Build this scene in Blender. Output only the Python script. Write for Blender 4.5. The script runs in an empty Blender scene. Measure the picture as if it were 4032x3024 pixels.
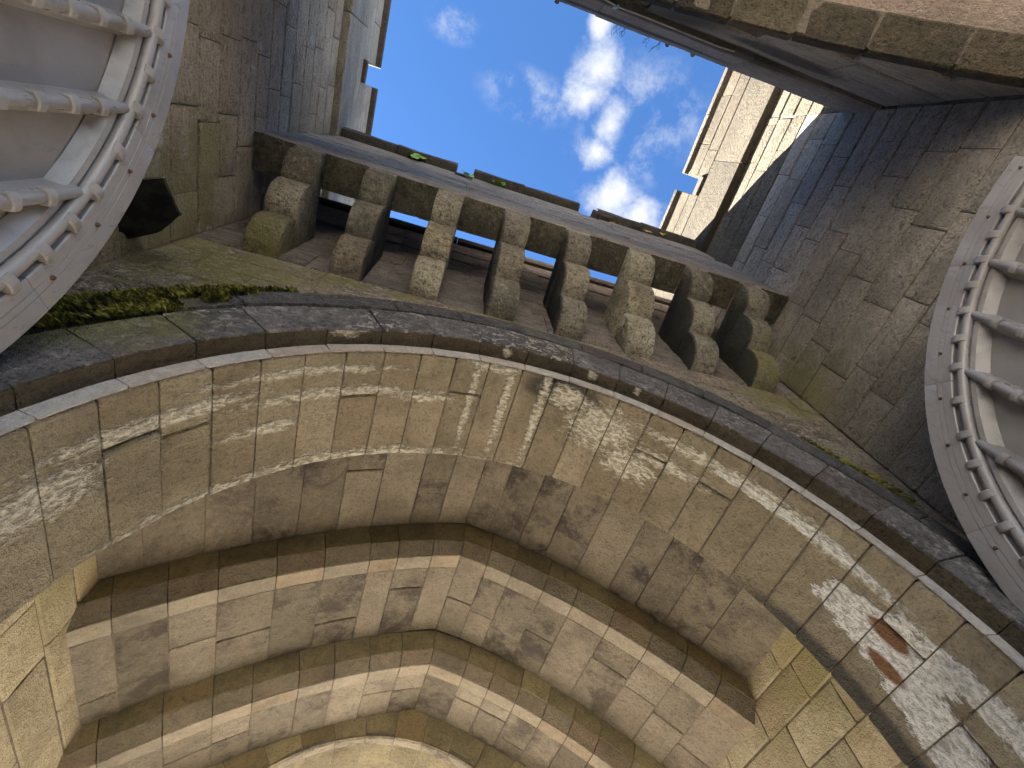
import bpy, bmesh, math, random
from mathutils import Vector, Matrix
R = math.radians
rng = random.Random(7)
scene = bpy.context.scene
COL = scene.collection

# ------------------------------------------------------------------ camera
EYE = 1.6                                   # camera is the origin, the ground lies 1.6 m below it
yaw, pit, rol = 0.37564677, 1.09908055, -0.09533654
fw = Vector((math.sin(yaw)*math.cos(pit), math.cos(yaw)*math.cos(pit), math.sin(pit)))
rt = Vector((math.cos(yaw), -math.sin(yaw), 0)); up = rt.cross(fw)
r2 = rt*math.cos(rol) + up*math.sin(rol); u2 = -rt*math.sin(rol) + up*math.cos(rol)
cam_d = bpy.data.cameras.new('camera'); cam = bpy.data.objects.new('camera', cam_d); COL.objects.link(cam)
cam_d.sensor_fit = 'HORIZONTAL'; cam_d.sensor_width = 36; cam_d.lens = 36*1896.15/4032
cam_d.clip_start = 0.02; cam_d.clip_end = 1000
cam.matrix_world = Matrix(((r2.x, u2.x, -fw.x, 0), (r2.y, u2.y, -fw.y, 0), (r2.z, u2.z, -fw.z, 0), (0, 0, 0, 1)))
scene.camera = cam

# ------------------------------------------------------------------ light
SUN = Vector((-0.80, 1.0, 0.81)).normalized()          # towards the sun
SUN_EL = math.asin(SUN.z); SUN_AZ = math.atan2(SUN.x, SUN.y)
sd = bpy.data.lights.new('sun', 'SUN'); sd.energy = 3.5; sd.angle = R(0.55); sd.color = (1.0, 0.94, 0.84)
so = bpy.data.objects.new('sun', sd); COL.objects.link(so)
so.rotation_euler = (-SUN).to_track_quat('-Z', 'Y').to_euler()
scene.view_settings.view_transform = 'Standard'; scene.view_settings.look = 'None'
scene.view_settings.gamma = 1; scene.view_settings.exposure = 4.32
scene.render.engine = 'CYCLES'
scene.cycles.max_bounces = 7; scene.cycles.diffuse_bounces = 6; scene.cycles.glossy_bounces = 2; scene.cycles.transmission_bounces = 1
scene.cycles.sample_clamp_indirect = 6

class NT:
    """tiny node-graph helper"""
    def __init__(s, tree): s.t = tree; s.l = tree.links
    def n(s, typ, **kw):
        nd = s.t.nodes.new(typ)
        for k, v in kw.items(): setattr(nd, k, v)
        return nd
    def put(s, sock, v):
        if v is None: return
        if isinstance(v, bpy.types.NodeSocket): s.l.new(v, sock)
        else: sock.default_value = v
    def math(s, op, a, b=None, c=None, clamp=False):
        nd = s.n('ShaderNodeMath', operation=op, use_clamp=clamp)
        s.put(nd.inputs[0], a)
        if b is not None: s.put(nd.inputs[1], b)
        if c is not None: s.put(nd.inputs[2], c)
        return nd.outputs[0]
    def vmath(s, op, a, b=None):
        nd = s.n('ShaderNodeVectorMath', operation=op)
        s.put(nd.inputs[0], a)
        if b is not None: s.put(nd.inputs[1], b)
        return nd.outputs['Value'] if op in ('LENGTH', 'DOT_PRODUCT') else nd.outputs[0]
    def noise(s, vec, scale, detail=5, rough=0.6, dist=0.0, typ='FBM'):
        nd = s.n('ShaderNodeTexNoise'); nd.noise_dimensions = '3D'
        s.put(nd.inputs['Vector'], vec); nd.inputs['Scale'].default_value = scale
        nd.inputs['Detail'].default_value = detail; nd.inputs['Roughness'].default_value = rough
        nd.inputs['Distortion'].default_value = dist
        return nd.outputs[0]
    def vor(s, vec, scale, feat='F1', rnd=1.0):
        nd = s.n('ShaderNodeTexVoronoi'); nd.feature = feat
        s.put(nd.inputs['Vector'], vec); nd.inputs['Scale'].default_value = scale
        nd.inputs['Randomness'].default_value = rnd
        return nd.outputs['Distance']
    def step(s, v, a, b, lo=0.0, hi=1.0):
        nd = s.n('ShaderNodeMapRange', interpolation_type='SMOOTHSTEP'); nd.clamp = True
        s.put(nd.inputs[0], v); nd.inputs[1].default_value = a; nd.inputs[2].default_value = b
        nd.inputs[3].default_value = lo; nd.inputs[4].default_value = hi
        return nd.outputs[0]
    def mix(s, f, a, b, typ='MIX'):
        nd = s.n('ShaderNodeMix', data_type='RGBA', blend_type=typ)
        s.put(nd.inputs['Factor'], f)
        for k, v in ((6, a), (7, b)):
            if isinstance(v, (tuple, list)): v = (v[0], v[1], v[2], 1)
            s.put(nd.inputs[k], v)
        return nd.outputs[2]
    def mapv(s, vec, scale=(1, 1, 1), loc=(0, 0, 0)):
        nd = s.n('ShaderNodeMapping'); s.put(nd.inputs['Vector'], vec)
        nd.inputs['Scale'].default_value = scale; nd.inputs['Location'].default_value = loc
        return nd.outputs[0]
    def blobs(s, vec, lst):
        """largest of several soft ellipsoids: 1 in the centre, 0 at the rim"""
        out = None
        for c, r in lst:
            d = s.vmath('SUBTRACT', vec, c); d = s.vmath('DIVIDE', d, r)
            v = s.math('SUBTRACT', 1.0, s.vmath('LENGTH', d), clamp=True)
            out = v if out is None else s.math('MAXIMUM', out, v)
        return out

# ------------------------------------------------------------------ sky
world = bpy.data.worlds.new('World'); scene.world = world; world.use_nodes = True
world.cycles.sampling_method = 'MANUAL'; world.cycles.sample_map_resolution = 256
wt = world.node_tree; wt.nodes.clear(); w = NT(wt)
sky = w.n('ShaderNodeTexSky', sky_type='NISHITA'); sky.sun_disc = False
sky.sun_elevation = SUN_EL; sky.sun_rotation = SUN_AZ
sky.altitude = 300; sky.air_density = 1.0; sky.dust_density = 0.4; sky.ozone_density = 2.5
tc = w.n('ShaderNodeTexCoord'); sp = w.n('ShaderNodeSeparateXYZ'); w.l.new(tc.outputs['Generated'], sp.inputs[0])
zc = w.math('MAXIMUM', sp.outputs[2], 0.06)
cxy = w.n('ShaderNodeCombineXYZ'); w.l.new(w.math('DIVIDE', sp.outputs[0], zc), cxy.inputs[0]); w.l.new(w.math('DIVIDE', sp.outputs[1], zc), cxy.inputs[1])
cv = cxy.outputs[0]
big = w.noise(cv, 3.2, 1, 0.5); tex = w.noise(w.mapv(cv, loc=(3.1, 1.7, 0)), 11.0, 6, 0.66, 0.15)
body = w.blobs(cv, [((0.150, -0.160, 0), (0.060, 0.080, 1)), ((0.135, -0.235, 0), (0.030, 0.070, 1)), ((0.148, -0.118, 0), (0.055, 0.05, 1)),
                    ((0.255, 0.030, 0), (0.085, 0.075, 1)), ((0.33, 0.045, 0), (0.075, 0.05, 1)), ((0.21, -0.085, 0), (0.05, 0.07, 1)), ((0.20, -0.035, 0), (0.05, 0.05, 1))])
wisp = w.blobs(cv, [((0.05, -0.085, 0), (0.11, 0.055, 1)), ((-0.10, -0.15, 0), (0.06, 0.035, 1)), ((0.27, -0.13, 0), (0.14, 0.11, 1)), ((0.24, -0.04, 0), (0.12, 0.10, 1))])
far = w.math('MULTIPLY', w.step(w.vmath('LENGTH', w.vmath('SUBTRACT', cv, (0.12, -0.08, 0))), 0.45, 0.9), w.step(big, 0.5, 0.68))
d1 = w.step(w.math('ADD', w.math('MULTIPLY', w.math('MAXIMUM', body, w.math('MULTIPLY', far, 0.55)), 1.15), w.math('MULTIPLY', w.math('SUBTRACT', tex, 0.5), 2.0)), 0.12, 1.15)
d1 = w.math('MULTIPLY', d1, w.step(w.math('MAXIMUM', body, far), 0.0, 0.22))
d2 = w.math('MULTIPLY', w.math('MULTIPLY', w.step(wisp, 0.0, 0.6), w.step(tex, 0.44, 0.70)), 0.42)
dens = w.math('MAXIMUM', d1, d2)
sk = w.mix(1.0, sky.outputs[0], (0.20, 0.30, 0.398), 'MULTIPLY')
wc = w.mix(dens, sk, (1.06, 1.09, 1.15))
bg = w.n('ShaderNodeBackground'); w.l.new(wc, bg.inputs[0]); bg.inputs[1].default_value = 0.05
wo = w.n('ShaderNodeOutputWorld'); w.l.new(bg.outputs[0], wo.inputs[0])

# ------------------------------------------------------------------ materials
def new_mat(name):
    m = bpy.data.materials.new(name); m.use_nodes = True
    nt = m.node_tree; nt.nodes.clear(); g = NT(nt)
    b = g.n('ShaderNodeBsdfPrincipled'); o = g.n('ShaderNodeOutputMaterial'); g.l.new(b.outputs[0], o.inputs[0])
    return m, g, b

def stone_mat(name, c1, c2, dark, light, rnd=0.35, darkamt=0.5, lightamt=0.4, bump=0.5, bscale=1.0, algae=None, algcol=(0.20, 0.19, 0.055),
              mould=0.0, lime=None, rust=None, crust=None, spots=0.0, stretch=(1, 1, 1), lichen=0.0, lime_all=0.0, dark_blobs=None, dark_blob_amt=0.85, tint=None, tintamt=0.45, nbs=22):
    m, g, b = new_mat(name)
    geo = g.n('ShaderNodeNewGeometry'); P = geo.outputs['Position']
    oi = g.n('ShaderNodeObjectInfo'); rn = oi.outputs['Random']
    off = g.n('ShaderNodeCombineXYZ'); g.l.new(g.math('MULTIPLY', rn, 37.0), off.inputs[0]); g.l.new(g.math('MULTIPLY', rn, 11.0), off.inputs[2])
    PO = g.vmath('ADD', P, off.outputs[0])
    PS = g.mapv(PO, scale=stretch)
    nA = g.noise(PS, 3.2, 3, 0.62, 0.4); nB = g.noise(PS, nbs, 5, 0.80, 0.0); nC = g.noise(P, 62, 2, 0.75)
    nW = g.noise(P, 1.5, 3, 0.6)
    col = g.mix(g.step(nA, 0.36, 0.64), c1, c2)
    rn2 = g.math('FRACT', g.math('MULTIPLY', rn, 7.31)); rn3 = g.math('FRACT', g.math('MULTIPLY', rn, 23.7))
    col = g.mix(g.math('MULTIPLY', g.step(rn2, 0.55, 1.0), tintamt), col, tint or (c1[0]*0.9, c1[1]*0.72, c1[2]*0.6))
    tone = g.math('ADD', g.math('MULTIPLY', rn3, rnd), 1.0-rnd*0.5)
    tv = g.n('ShaderNodeCombineXYZ')
    for i in range(3): g.l.new(tone, tv.inputs[i])
    col = g.mix(1.0, col, tv.outputs[0], 'MULTIPLY')
    col = g.mix(g.math('MULTIPLY', g.step(nB, 0.53, 0.66), lightamt), col, light)
    col = g.mix(g.math('MULTIPLY', g.step(nB, 0.50, 0.34), darkamt), col, dark)
    col = g.mix(g.math('MULTIPLY', g.step(nC, 0.48, 0.34), darkamt*0.9), col, dark)
    col = g.mix(g.math('MULTIPLY', g.step(nW, 0.52, 0.68), darkamt*0.55), col, dark)
    if mould:
        nM = g.noise(PO, 2.4, 5, 0.74, 0.25)
        col = g.mix(g.math('MULTIPLY', g.math('MULTIPLY', g.step(nM, 0.47, 0.64), g.step(rn3, 1.1, 0.3)), mould), col, (0.055, 0.043, 0.042))
    if lichen:
        nL = g.noise(g.mapv(P, scale=(1, 1, 1.3)), 21, 4, 0.75, 0.8)
        col = g.mix(g.math('MULTIPLY', g.math('MULTIPLY', g.step(nL, 0.52, 0.60), g.step(nW, 0.40, 0.62)), lichen), col, light)
    if algae:
        nG = g.noise(P, 5.5, 4, 0.7)
        a = g.math('MULTIPLY', g.step(g.math('ADD', g.math('MULTIPLY', g.blobs(P, algae), 0.9), g.math('ADD', g.math('MULTIPLY', g.math('SUBTRACT', nG, 0.5), 1.7), g.math('MULTIPLY', g.math('SUBTRACT', nB, 0.5), 0.5))), 0.12, 0.75), 0.62)
        a = g.math('MULTIPLY', a, g.step(g.blobs(P, algae), 0.0, 0.2))
        col = g.mix(a, col, algcol)
    if dark_blobs:
        a = g.math('MULTIPLY', g.step(g.math('ADD', g.blobs(P, dark_blobs), g.math('MULTIPLY', g.math('SUBTRACT', nB, 0.5), 0.8)), 0.04, 0.45), dark_blob_amt)
        col = g.mix(a, col, (0.030, 0.030, 0.026))
    bumpadd = None
    if lime is not None or rust is not None:
        s = g.n('ShaderNodeSeparateXYZ'); g.l.new(g.vmath('SUBTRACT', P, (0.56, 0, 0.77)), s.inputs[0])
        th = g.math('MULTIPLY', g.math('ARCTAN2', s.outputs[2], s.outputs[0]), 57.29578)
        cv = g.n('ShaderNodeCombineXYZ'); g.l.new(th, cv.inputs[0]); g.l.new(s.outputs[1], cv.inputs[1])
        st = g.noise(g.mapv(cv.outputs[0], scale=(0.16, 13, 1)), 1.4, 4, 0.72, 0.25)
        st2 = g.noise(g.mapv(cv.outputs[0], scale=(0.5, 30, 1)), 1.6, 3, 0.7, 0.3)
        if lime is not None:
            bl = g.blobs(cv.outputs[0], [((a, y, 0), (ra, ry, 1)) for a, y, ra, ry in lime])
            k = g.math('ADD', bl, g.math('ADD', g.math('MULTIPLY', g.math('SUBTRACT', st, 0.5), 1.1), g.math('MULTIPLY', g.math('SUBTRACT', st2, 0.5), 0.9)))
            a = g.math('MULTIPLY', g.step(k, 0.22, 0.70), g.step(bl, 0.0, 0.25))
            if lime_all: a = g.math('MAXIMUM', a, g.math('MULTIPLY', g.step(st, 0.60, 0.74), lime_all))
            col = g.mix(g.math('MULTIPLY', a, 0.9), col, g.mix(g.step(st2, 0.40, 0.62), (0.36, 0.32, 0.25), (0.70, 0.65, 0.55)))
            bumpadd = g.math('MULTIPLY', a, g.math('ADD', g.math('MULTIPLY', st2, 1.6), 0.2))
        if crust is not None:
            bl = g.blobs(cv.outputs[0], [((a_, y_, 0), (ra_, ry_, 1)) for a_, y_, ra_, ry_ in crust])
            k = g.math('ADD', g.math('MULTIPLY', bl, 1.5), g.math('ADD', g.math('MULTIPLY', g.math('SUBTRACT', st, 0.5), 1.5), g.math('MULTIPLY', g.math('SUBTRACT', st2, 0.5), 0.8)))
            ac = g.math('MULTIPLY', g.step(k, 0.18, 0.42), g.step(bl, 0.0, 0.12))
            col = g.mix(g.math('MULTIPLY', ac, 0.92), col, g.mix(g.step(st2, 0.36, 0.60), (0.46, 0.43, 0.39), (0.82, 0.80, 0.77)))
            cb_ = g.math('MULTIPLY', ac, g.math('ADD', g.math('MULTIPLY', st2, 1.4), 0.4))
            bumpadd = cb_ if bumpadd is None else g.math('ADD', bumpadd, cb_)
        if rust is not None:
            bl = g.blobs(cv.outputs[0], [((a, y, 0), (ra, ry, 1)) for a, y, ra, ry in rust])
            col = g.mix(g.step(g.math('ADD', bl, g.math('MULTIPLY', g.math('SUBTRACT', st2, 0.5), 0.7)), 0.12, 0.4), col, (0.19, 0.095, 0.045))
    if spots:
        vd = g.vor(g.mapv(P, scale=(1, 1, 0.6)), 3.0); vn = g.noise(P, 30, 3)
        a = g.math('MULTIPLY', g.step(g.math('ADD', vd, g.math('MULTIPLY', g.math('SUBTRACT', vn, 0.5), 0.2)), 0.10, 0.07), spots)
        col = g.mix(a, col, (0.62, 0.61, 0.58))
    g.l.new(col, b.inputs['Base Color']); b.inputs['Roughness'].default_value = 0.92; b.inputs['Specular IOR Level'].default_value = 0.25
    h = g.math('ADD', g.math('MULTIPLY', nB, 1.0), g.math('MULTIPLY', nC, 0.5))
    if bumpadd is not None: h = g.math('ADD', h, bumpadd)
    bp = g.n('ShaderNodeBump'); bp.inputs['Strength'].default_value = min(1.0, bump*1.15); bp.inputs['Distance'].default_value = 0.055
    g.l.new(h, bp.inputs['Height']); g.l.new(bp.outputs[0], b.inputs['Normal'])
    return m

CORNER_L = [((-1.68, 0.95, 3.1), (0.9, 0.75, 0.75)), ((-1.3, 1.08, 2.9), (0.9, 0.5, 0.75)), ((-1.68, 0.6, 3.45), (0.5, 0.45, 0.5))]
CORNER_R = [((2.93, 1.0, 3.4), (0.5, 0.55, 0.7)), ((2.6, 1.08, 3.1), (0.7, 0.4, 0.4))]
M = {}
M['wall_left'] = stone_mat('stone_wall_left', (0.58, 0.505, 0.40), (0.50, 0.43, 0.335), (0.26, 0.215, 0.162), (0.70, 0.63, 0.52), rnd=0.16, tintamt=0.2, darkamt=0.8, lightamt=0.45, bump=0.9, algae=CORNER_L, spots=0.9, stretch=(1, 0.7, 1.5))
M['wall_right'] = stone_mat('stone_wall_right', (0.52, 0.46, 0.385), (0.44, 0.39, 0.325), (0.22, 0.193, 0.158), (0.64, 0.585, 0.51), rnd=0.22, tintamt=0.25, dark_blob_amt=0.3, darkamt=0.8, lightamt=0.4, bump=0.9, algae=CORNER_R, spots=0.4, stretch=(1, 0.7, 1.5),
                            dark_blobs=[((2.93, 0.35, 3.55), (0.4, 0.8, 0.45)), ((2.93, -0.4, 3.45), (0.4, 0.5, 0.4)), ((2.93, 0.8, 2.6), (0.5, 0.6, 0.6))])
M['pale'] = stone_mat('stone_parapet_sun_dimmed', (0.094, 0.079, 0.057), (0.076, 0.064, 0.046), (0.02, 0.017, 0.012), (0.12, 0.105, 0.08), rnd=0.15, darkamt=0.6, lightamt=0.4, bump=0.75)  # sunlit copy of the parapet stone, colour darkened to offset the sun
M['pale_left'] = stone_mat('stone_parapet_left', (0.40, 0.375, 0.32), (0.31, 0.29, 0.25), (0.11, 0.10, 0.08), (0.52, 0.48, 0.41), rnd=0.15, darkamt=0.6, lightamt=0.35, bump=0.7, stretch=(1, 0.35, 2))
M['coping'] = stone_mat('stone_coping', (0.10, 0.088, 0.075), (0.07, 0.062, 0.053), (0.022, 0.02, 0.018), (0.18, 0.16, 0.135), rnd=0.2, bump=0.6)
M['parapet'] = stone_mat('stone_parapet_grey', (0.50, 0.435, 0.375), (0.38, 0.33, 0.285), (0.13, 0.112, 0.096), (0.66, 0.60, 0.53), rnd=0.22, darkamt=0.75, lightamt=0.5, bump=0.95, stretch=(0.45, 1, 1.8), lichen=0.4)
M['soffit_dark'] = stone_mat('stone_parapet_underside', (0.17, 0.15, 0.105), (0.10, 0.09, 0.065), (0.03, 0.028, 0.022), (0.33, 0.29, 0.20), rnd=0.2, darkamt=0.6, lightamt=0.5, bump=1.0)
M['corbel'] = stone_mat('stone_corbel', (0.33, 0.298, 0.228), (0.23, 0.208, 0.16), (0.055, 0.05, 0.042), (0.54, 0.50, 0.41), rnd=0.5, darkamt=0.75, lightamt=0.6, bump=0.95, algae=[((-1.26, 1.0, 3.3), (0.5, 0.4, 0.5)), ((2.5, 1.0, 3.5), (0.5, 0.5, 0.5))],
                        dark_blobs=[((c-0.125, 0.9, 3.62), (0.055, 0.9, 0.75)) for c in (0.37, 0.895, 1.46, 1.995, 2.53)]+[((c+0.12, 0.95, 3.7), (0.04, 0.6, 0.6)) for c in (-0.72, -0.18)], dark_blob_amt=0.9)  # blobs blacken one side face of several corbels
M['arch_face'] = stone_mat('stone_archivolt', (0.20, 0.18, 0.172), (0.13, 0.118, 0.113), (0.04, 0.037, 0.036), (0.56, 0.50, 0.45), rnd=0.25, darkamt=0.6, lightamt=0.35, bump=0.95, lichen=0.85,
                           algae=[((-1.25, 0.95, 1.75), (0.5, 0.3, 0.5))])
M['arch_under_shade'] = stone_mat('stone_archivolt_underside_shade', (0.105, 0.085, 0.056), (0.075, 0.061, 0.041), (0.028, 0.024, 0.018), (0.16, 0.135, 0.09), rnd=0.3, darkamt=0.5, lightamt=0.3, bump=0.6,  # shade under the hood painted into the stone colour
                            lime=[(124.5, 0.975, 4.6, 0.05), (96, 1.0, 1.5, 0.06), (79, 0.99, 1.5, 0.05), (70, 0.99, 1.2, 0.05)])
M['arch_label'] = stone_mat('stone_label', (0.125, 0.115, 0.112), (0.085, 0.079, 0.077), (0.03, 0.028, 0.027), (0.30, 0.275, 0.255), rnd=0.25, darkamt=0.6, lightamt=0.22, bump=0.95, lichen=0.4, algae=[((-1.25, 0.95, 1.9), (0.5, 0.3, 0.5))])
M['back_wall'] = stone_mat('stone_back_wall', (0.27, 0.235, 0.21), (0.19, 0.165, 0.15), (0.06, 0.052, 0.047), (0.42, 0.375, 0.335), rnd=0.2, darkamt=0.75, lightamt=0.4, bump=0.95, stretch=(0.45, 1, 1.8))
M['vault_near'] = stone_mat('stone_vault_near', (0.265, 0.226, 0.175), (0.20, 0.168, 0.13), (0.075, 0.062, 0.049), (0.35, 0.31, 0.25), rnd=0.5, tintamt=0.5, darkamt=0.4, lightamt=0.3, bump=0.75, mould=0.9, tint=(0.25, 0.21, 0.162))
M['spandrel'] = stone_mat('stone_spandrel', (0.36, 0.30, 0.235), (0.24, 0.20, 0.16), (0.07, 0.058, 0.048), (0.58, 0.49, 0.41), rnd=0.15, tintamt=0.15, darkamt=0.8, lightamt=0.35, bump=0.95, lichen=0.6, algae=CORNER_L+CORNER_R+[((-0.75, 1.07, 3.2), (0.35, 0.2, 0.16)), ((-0.3, 1.07, 3.2), (0.25, 0.2, 0.12)), ((0.6, 1.07, 3.28), (0.9, 0.2, 0.1))])
M['corbel_pale'] = stone_mat('stone_corbel_pale', (0.48, 0.44, 0.33), (0.34, 0.31, 0.23), (0.07, 0.062, 0.044), (0.68, 0.63, 0.48), rnd=0.2, darkamt=0.85, lightamt=0.6, bump=1.0)
M['wall_sun_dimmed'] = stone_mat('stone_wall_sun_dimmed', (0.17, 0.145, 0.108), (0.14, 0.119, 0.089), (0.045, 0.038, 0.029), (0.21, 0.184, 0.142), rnd=0.15, tintamt=0.2, darkamt=0.75, lightamt=0.4, bump=0.9)  # copy of the right wall stone, darkened where the sun falls to offset it
M['arch_edge'] = stone_mat('stone_arch_edge', (0.42, 0.385, 0.35), (0.36, 0.33, 0.30), (0.16, 0.14, 0.12), (0.60, 0.59, 0.58), rnd=0.12, darkamt=0.3, lightamt=0.5, bump=0.5)
LIME = [(125, 1.705, 54, 0.11), (126, 1.27, 26, 0.055), (152, 1.215, 22, 0.06), (137, 1.41, 11, 0.05), (165, 1.33, 10, 0.14), (82, 1.14, 9, 0.11), (74, 1.26, 11, 0.24), (66, 1.42, 9, 0.16),
        (48, 1.165, 34, 0.065), (4, 1.24, 15, 0.08), (28, 1.2, 20, 0.05), (101, 1.33, 1.3, 0.5), (94.2, 1.3, 1.5, 0.55), (87, 1.3, 1.6, 0.55), (98, 1.07, 8, 0.06), (110, 1.31, 10, 0.04), (130, 1.14, 26, 0.04), (60, 1.3, 14, 0.07)]
M['arch_soffit'] = stone_mat('stone_arch_soffit', (0.30, 0.25, 0.175), (0.225, 0.185, 0.125), (0.075, 0.06, 0.042), (0.36, 0.315, 0.235), rnd=0.3, darkamt=0.4, lightamt=0.35, bump=0.7, lime=LIME, lime_all=0.25, crust=[(22, 1.37, 8.5, 0.12), (15, 1.36, 8.5, 0.17), (8, 1.46, 9, 0.12), (3, 1.50, 8, 0.10), (5, 1.24, 13, 0.06), (36, 1.19, 20, 0.035)],
                             rust=[(17.8, 1.33, 4.2, 0.045), (15.5, 1.45, 4.0, 0.04)],
                             dark_blobs=[((0.75, 1.12, 2.42), (0.3, 0.12, 0.3)), ((2.15, 1.68, 1.2), (0.5, 0.10, 1.0))], tint=(0.20, 0.145, 0.09))
M['arch_soffit_far'] = stone_mat('stone_far_soffit', (0.20, 0.165, 0.10), (0.15, 0.125, 0.075), (0.05, 0.04, 0.025), (0.30, 0.255, 0.17), rnd=0.3, darkamt=0.5, lightamt=0.3, bump=0.7)
M['vault'] = stone_mat('stone_vault', (0.28, 0.243, 0.19), (0.225, 0.193, 0.15), (0.085, 0.068, 0.052), (0.345, 0.30, 0.235), rnd=0.50, tintamt=0.5, darkamt=0.4, lightamt=0.3, bump=0.75, mould=0.75, tint=(0.21, 0.175, 0.135))
M['fillet'] = stone_mat('stone_fillet_lit', (0.30, 0.262, 0.205), (0.25, 0.217, 0.17), (0.12, 0.10, 0.077), (0.44, 0.39, 0.31), rnd=0.25, darkamt=0.3, lightamt=0.3, bump=0.5, mould=0.3)  # brighter lighting of the flat fillet painted in as a lighter stone tone
M['vault_face'] = stone_mat('stone_vault_face', (0.36, 0.305, 0.18), (0.27, 0.23, 0.135), (0.10, 0.085, 0.055), (0.46, 0.39, 0.25), rnd=0.45, darkamt=0.4, lightamt=0.25, bump=0.5)
M['vault_cham_shade'] = stone_mat('stone_vault_chamfer_shade', (0.19, 0.16, 0.117), (0.15, 0.127, 0.093), (0.055, 0.046, 0.035), (0.25, 0.215, 0.16), rnd=0.4, darkamt=0.4, lightamt=0.25, bump=0.5, mould=0.4)  # half-shade of the sloping chamfer painted in as a darker stone tone
M['jamb'] = stone_mat('stone_passage_wall', (0.46, 0.40, 0.275), (0.38, 0.325, 0.22), (0.16, 0.135, 0.088), (0.56, 0.50, 0.38), rnd=0.3, darkamt=0.4, lightamt=0.35, bump=0.6,
                      algae=[((-1.75, 2.4, 2.2), (0.7, 1.1, 0.7)), ((3.05, 2.4, 2.1), (0.7, 1.1, 0.7))], algcol=(0.29, 0.26, 0.11), tint=(0.41, 0.30, 0.175))
M['rear'] = stone_mat('stone_rear_wall', (0.50, 0.46, 0.41), (0.40, 0.365, 0.32), (0.14, 0.13, 0.11), (0.62, 0.57, 0.50), rnd=0.2, darkamt=0.6, lightamt=0.4, bump=0.7, stretch=(0.3, 1, 1.5),
                      dark_blobs=[((0.7, -1.1, 4.0), (0.9, 0.3, 0.35)), ((1.2, -1.1, 4.28), (1.3, 0.3, 0.12)), ((1.9, -1.1, 4.05), (0.6, 0.3, 0.12)), ((0.8, -1.1, 4.6), (1.2, 0.3, 0.06))], dark_blob_amt=0.75)
M['rear_ring'] = stone_mat('stone_rear_ring', (0.13, 0.108, 0.072), (0.095, 0.082, 0.055), (0.018, 0.019, 0.013), (0.29, 0.235, 0.16), rnd=0.5, darkamt=0.6, lightamt=0.4, bump=0.8, mould=0.9, dark_blobs=[((0.5, -1.2, 4.0), (1.0, 0.5, 0.4))])
M['rear_vault'] = stone_mat('plaster_rear_vault', (0.52, 0.40, 0.32), (0.43, 0.33, 0.27), (0.24, 0.18, 0.15), (0.62, 0.53, 0.45), rnd=0.1, darkamt=0.4, lightamt=0.45, bump=1.0)
M['mortar'] = stone_mat('mortar_dark', (0.22, 0.185, 0.14), (0.15, 0.127, 0.097), (0.06, 0.05, 0.04), (0.32, 0.275, 0.215), rnd=0.0, bump=0.6)
M['mortar_light'] = stone_mat('mortar_light', (0.23, 0.19, 0.14), (0.16, 0.132, 0.098), (0.06, 0.05, 0.037), (0.38, 0.33, 0.255), rnd=0.0, bump=0.6)

def gravel_mat():
    m, g, b = new_mat('gravel')
    P = g.n('ShaderNodeNewGeometry').outputs['Position']
    v = g.n('ShaderNodeTexVoronoi'); v.inputs['Scale'].default_value = 55; g.l.new(P, v.inputs['Vector'])
    col = g.mix(g.noise(P, 2, 5), (0.60, 0.55, 0.47), (0.52, 0.475, 0.40)); col = g.mix(0.35, col, v.outputs['Color'], 'SOFT_LIGHT')
    g.l.new(col, b.inputs['Base Color']); b.inputs['Roughness'].default_value = 0.95
    bp = g.n('ShaderNodeBump'); bp.inputs['Strength'].default_value = 0.6; bp.inputs['Distance'].default_value = 0.02
    g.l.new(v.outputs['Distance'], bp.inputs['Height']); g.l.new(bp.outputs[0], b.inputs['Normal'])
    return m
M['gravel'] = gravel_mat()

def paint_mat(name, c, dirt, rough=0.38):
    m, g, b = new_mat(name)
    P = g.n('ShaderNodeNewGeometry').outputs['Position']
    n1 = g.noise(P, 3.0, 6, 0.6, 0.6); n2 = g.noise(g.mapv(P, scale=(1, 1, 0.35)), 26, 6, 0.7); n3 = g.noise(P, 130, 3)
    col = g.mix(g.step(n1, 0.42, 0.66), c, (c[0]*0.8, c[1]*0.78, c[2]*0.75))
    col = g.mix(g.math('MULTIPLY', g.step(n2, 0.56, 0.72), 0.45), col, dirt)
    col = g.mix(g.math('MULTIPLY', g.step(n3, 0.64, 0.72), 0.25), col, (c[0]*1.5, c[1]*1.5, c[2]*1.5))
    g.l.new(col, b.inputs['Base Color'])
    g.l.new(g.step(n2, 0.3, 0.7, rough-0.06, rough+0.2), b.inputs['Roughness'])
    h = g.math('ADD', g.math('MULTIPLY', n3, 0.4), g.math('MULTIPLY', n2, 0.6))
    bp = g.n('ShaderNodeBump'); bp.inputs['Strength'].default_value = 0.18; bp.inputs['Distance'].default_value = 0.01
    g.l.new(h, bp.inputs['Height']); g.l.new(bp.outputs[0], b.inputs['Normal'])
    return m
M['paint'] = paint_mat('paint_taupe', (0.30, 0.28, 0.278), (0.17, 0.145, 0.11), 0.30)
M['paint_panel'] = paint_mat('paint_taupe_panel', (0.29, 0.268, 0.262), (0.19, 0.165, 0.135), 0.33)
def plain(name, c, rough=0.6, metal=0.0, nscale=20, var=0.4):
    m, g, b = new_mat(name)
    P = g.n('ShaderNodeNewGeometry').outputs['Position']
    n = g.noise(P, nscale, 5, 0.6)
    g.l.new(g.mix(g.step(n, 0.35, 0.65), tuple(x*(1-var) for x in c), tuple(min(1, x*(1+var)) for x in c)), b.inputs['Base Color'])
    b.inputs['Roughness'].default_value = rough; b.inputs['Metallic'].default_value = metal
    return m
M['rusty'] = plain('rusty_iron', (0.10, 0.055, 0.03), 0.8, nscale=90)
M['slate'] = plain('dark_slate', (0.030, 0.030, 0.026), 0.85, nscale=14, var=0.5)
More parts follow.
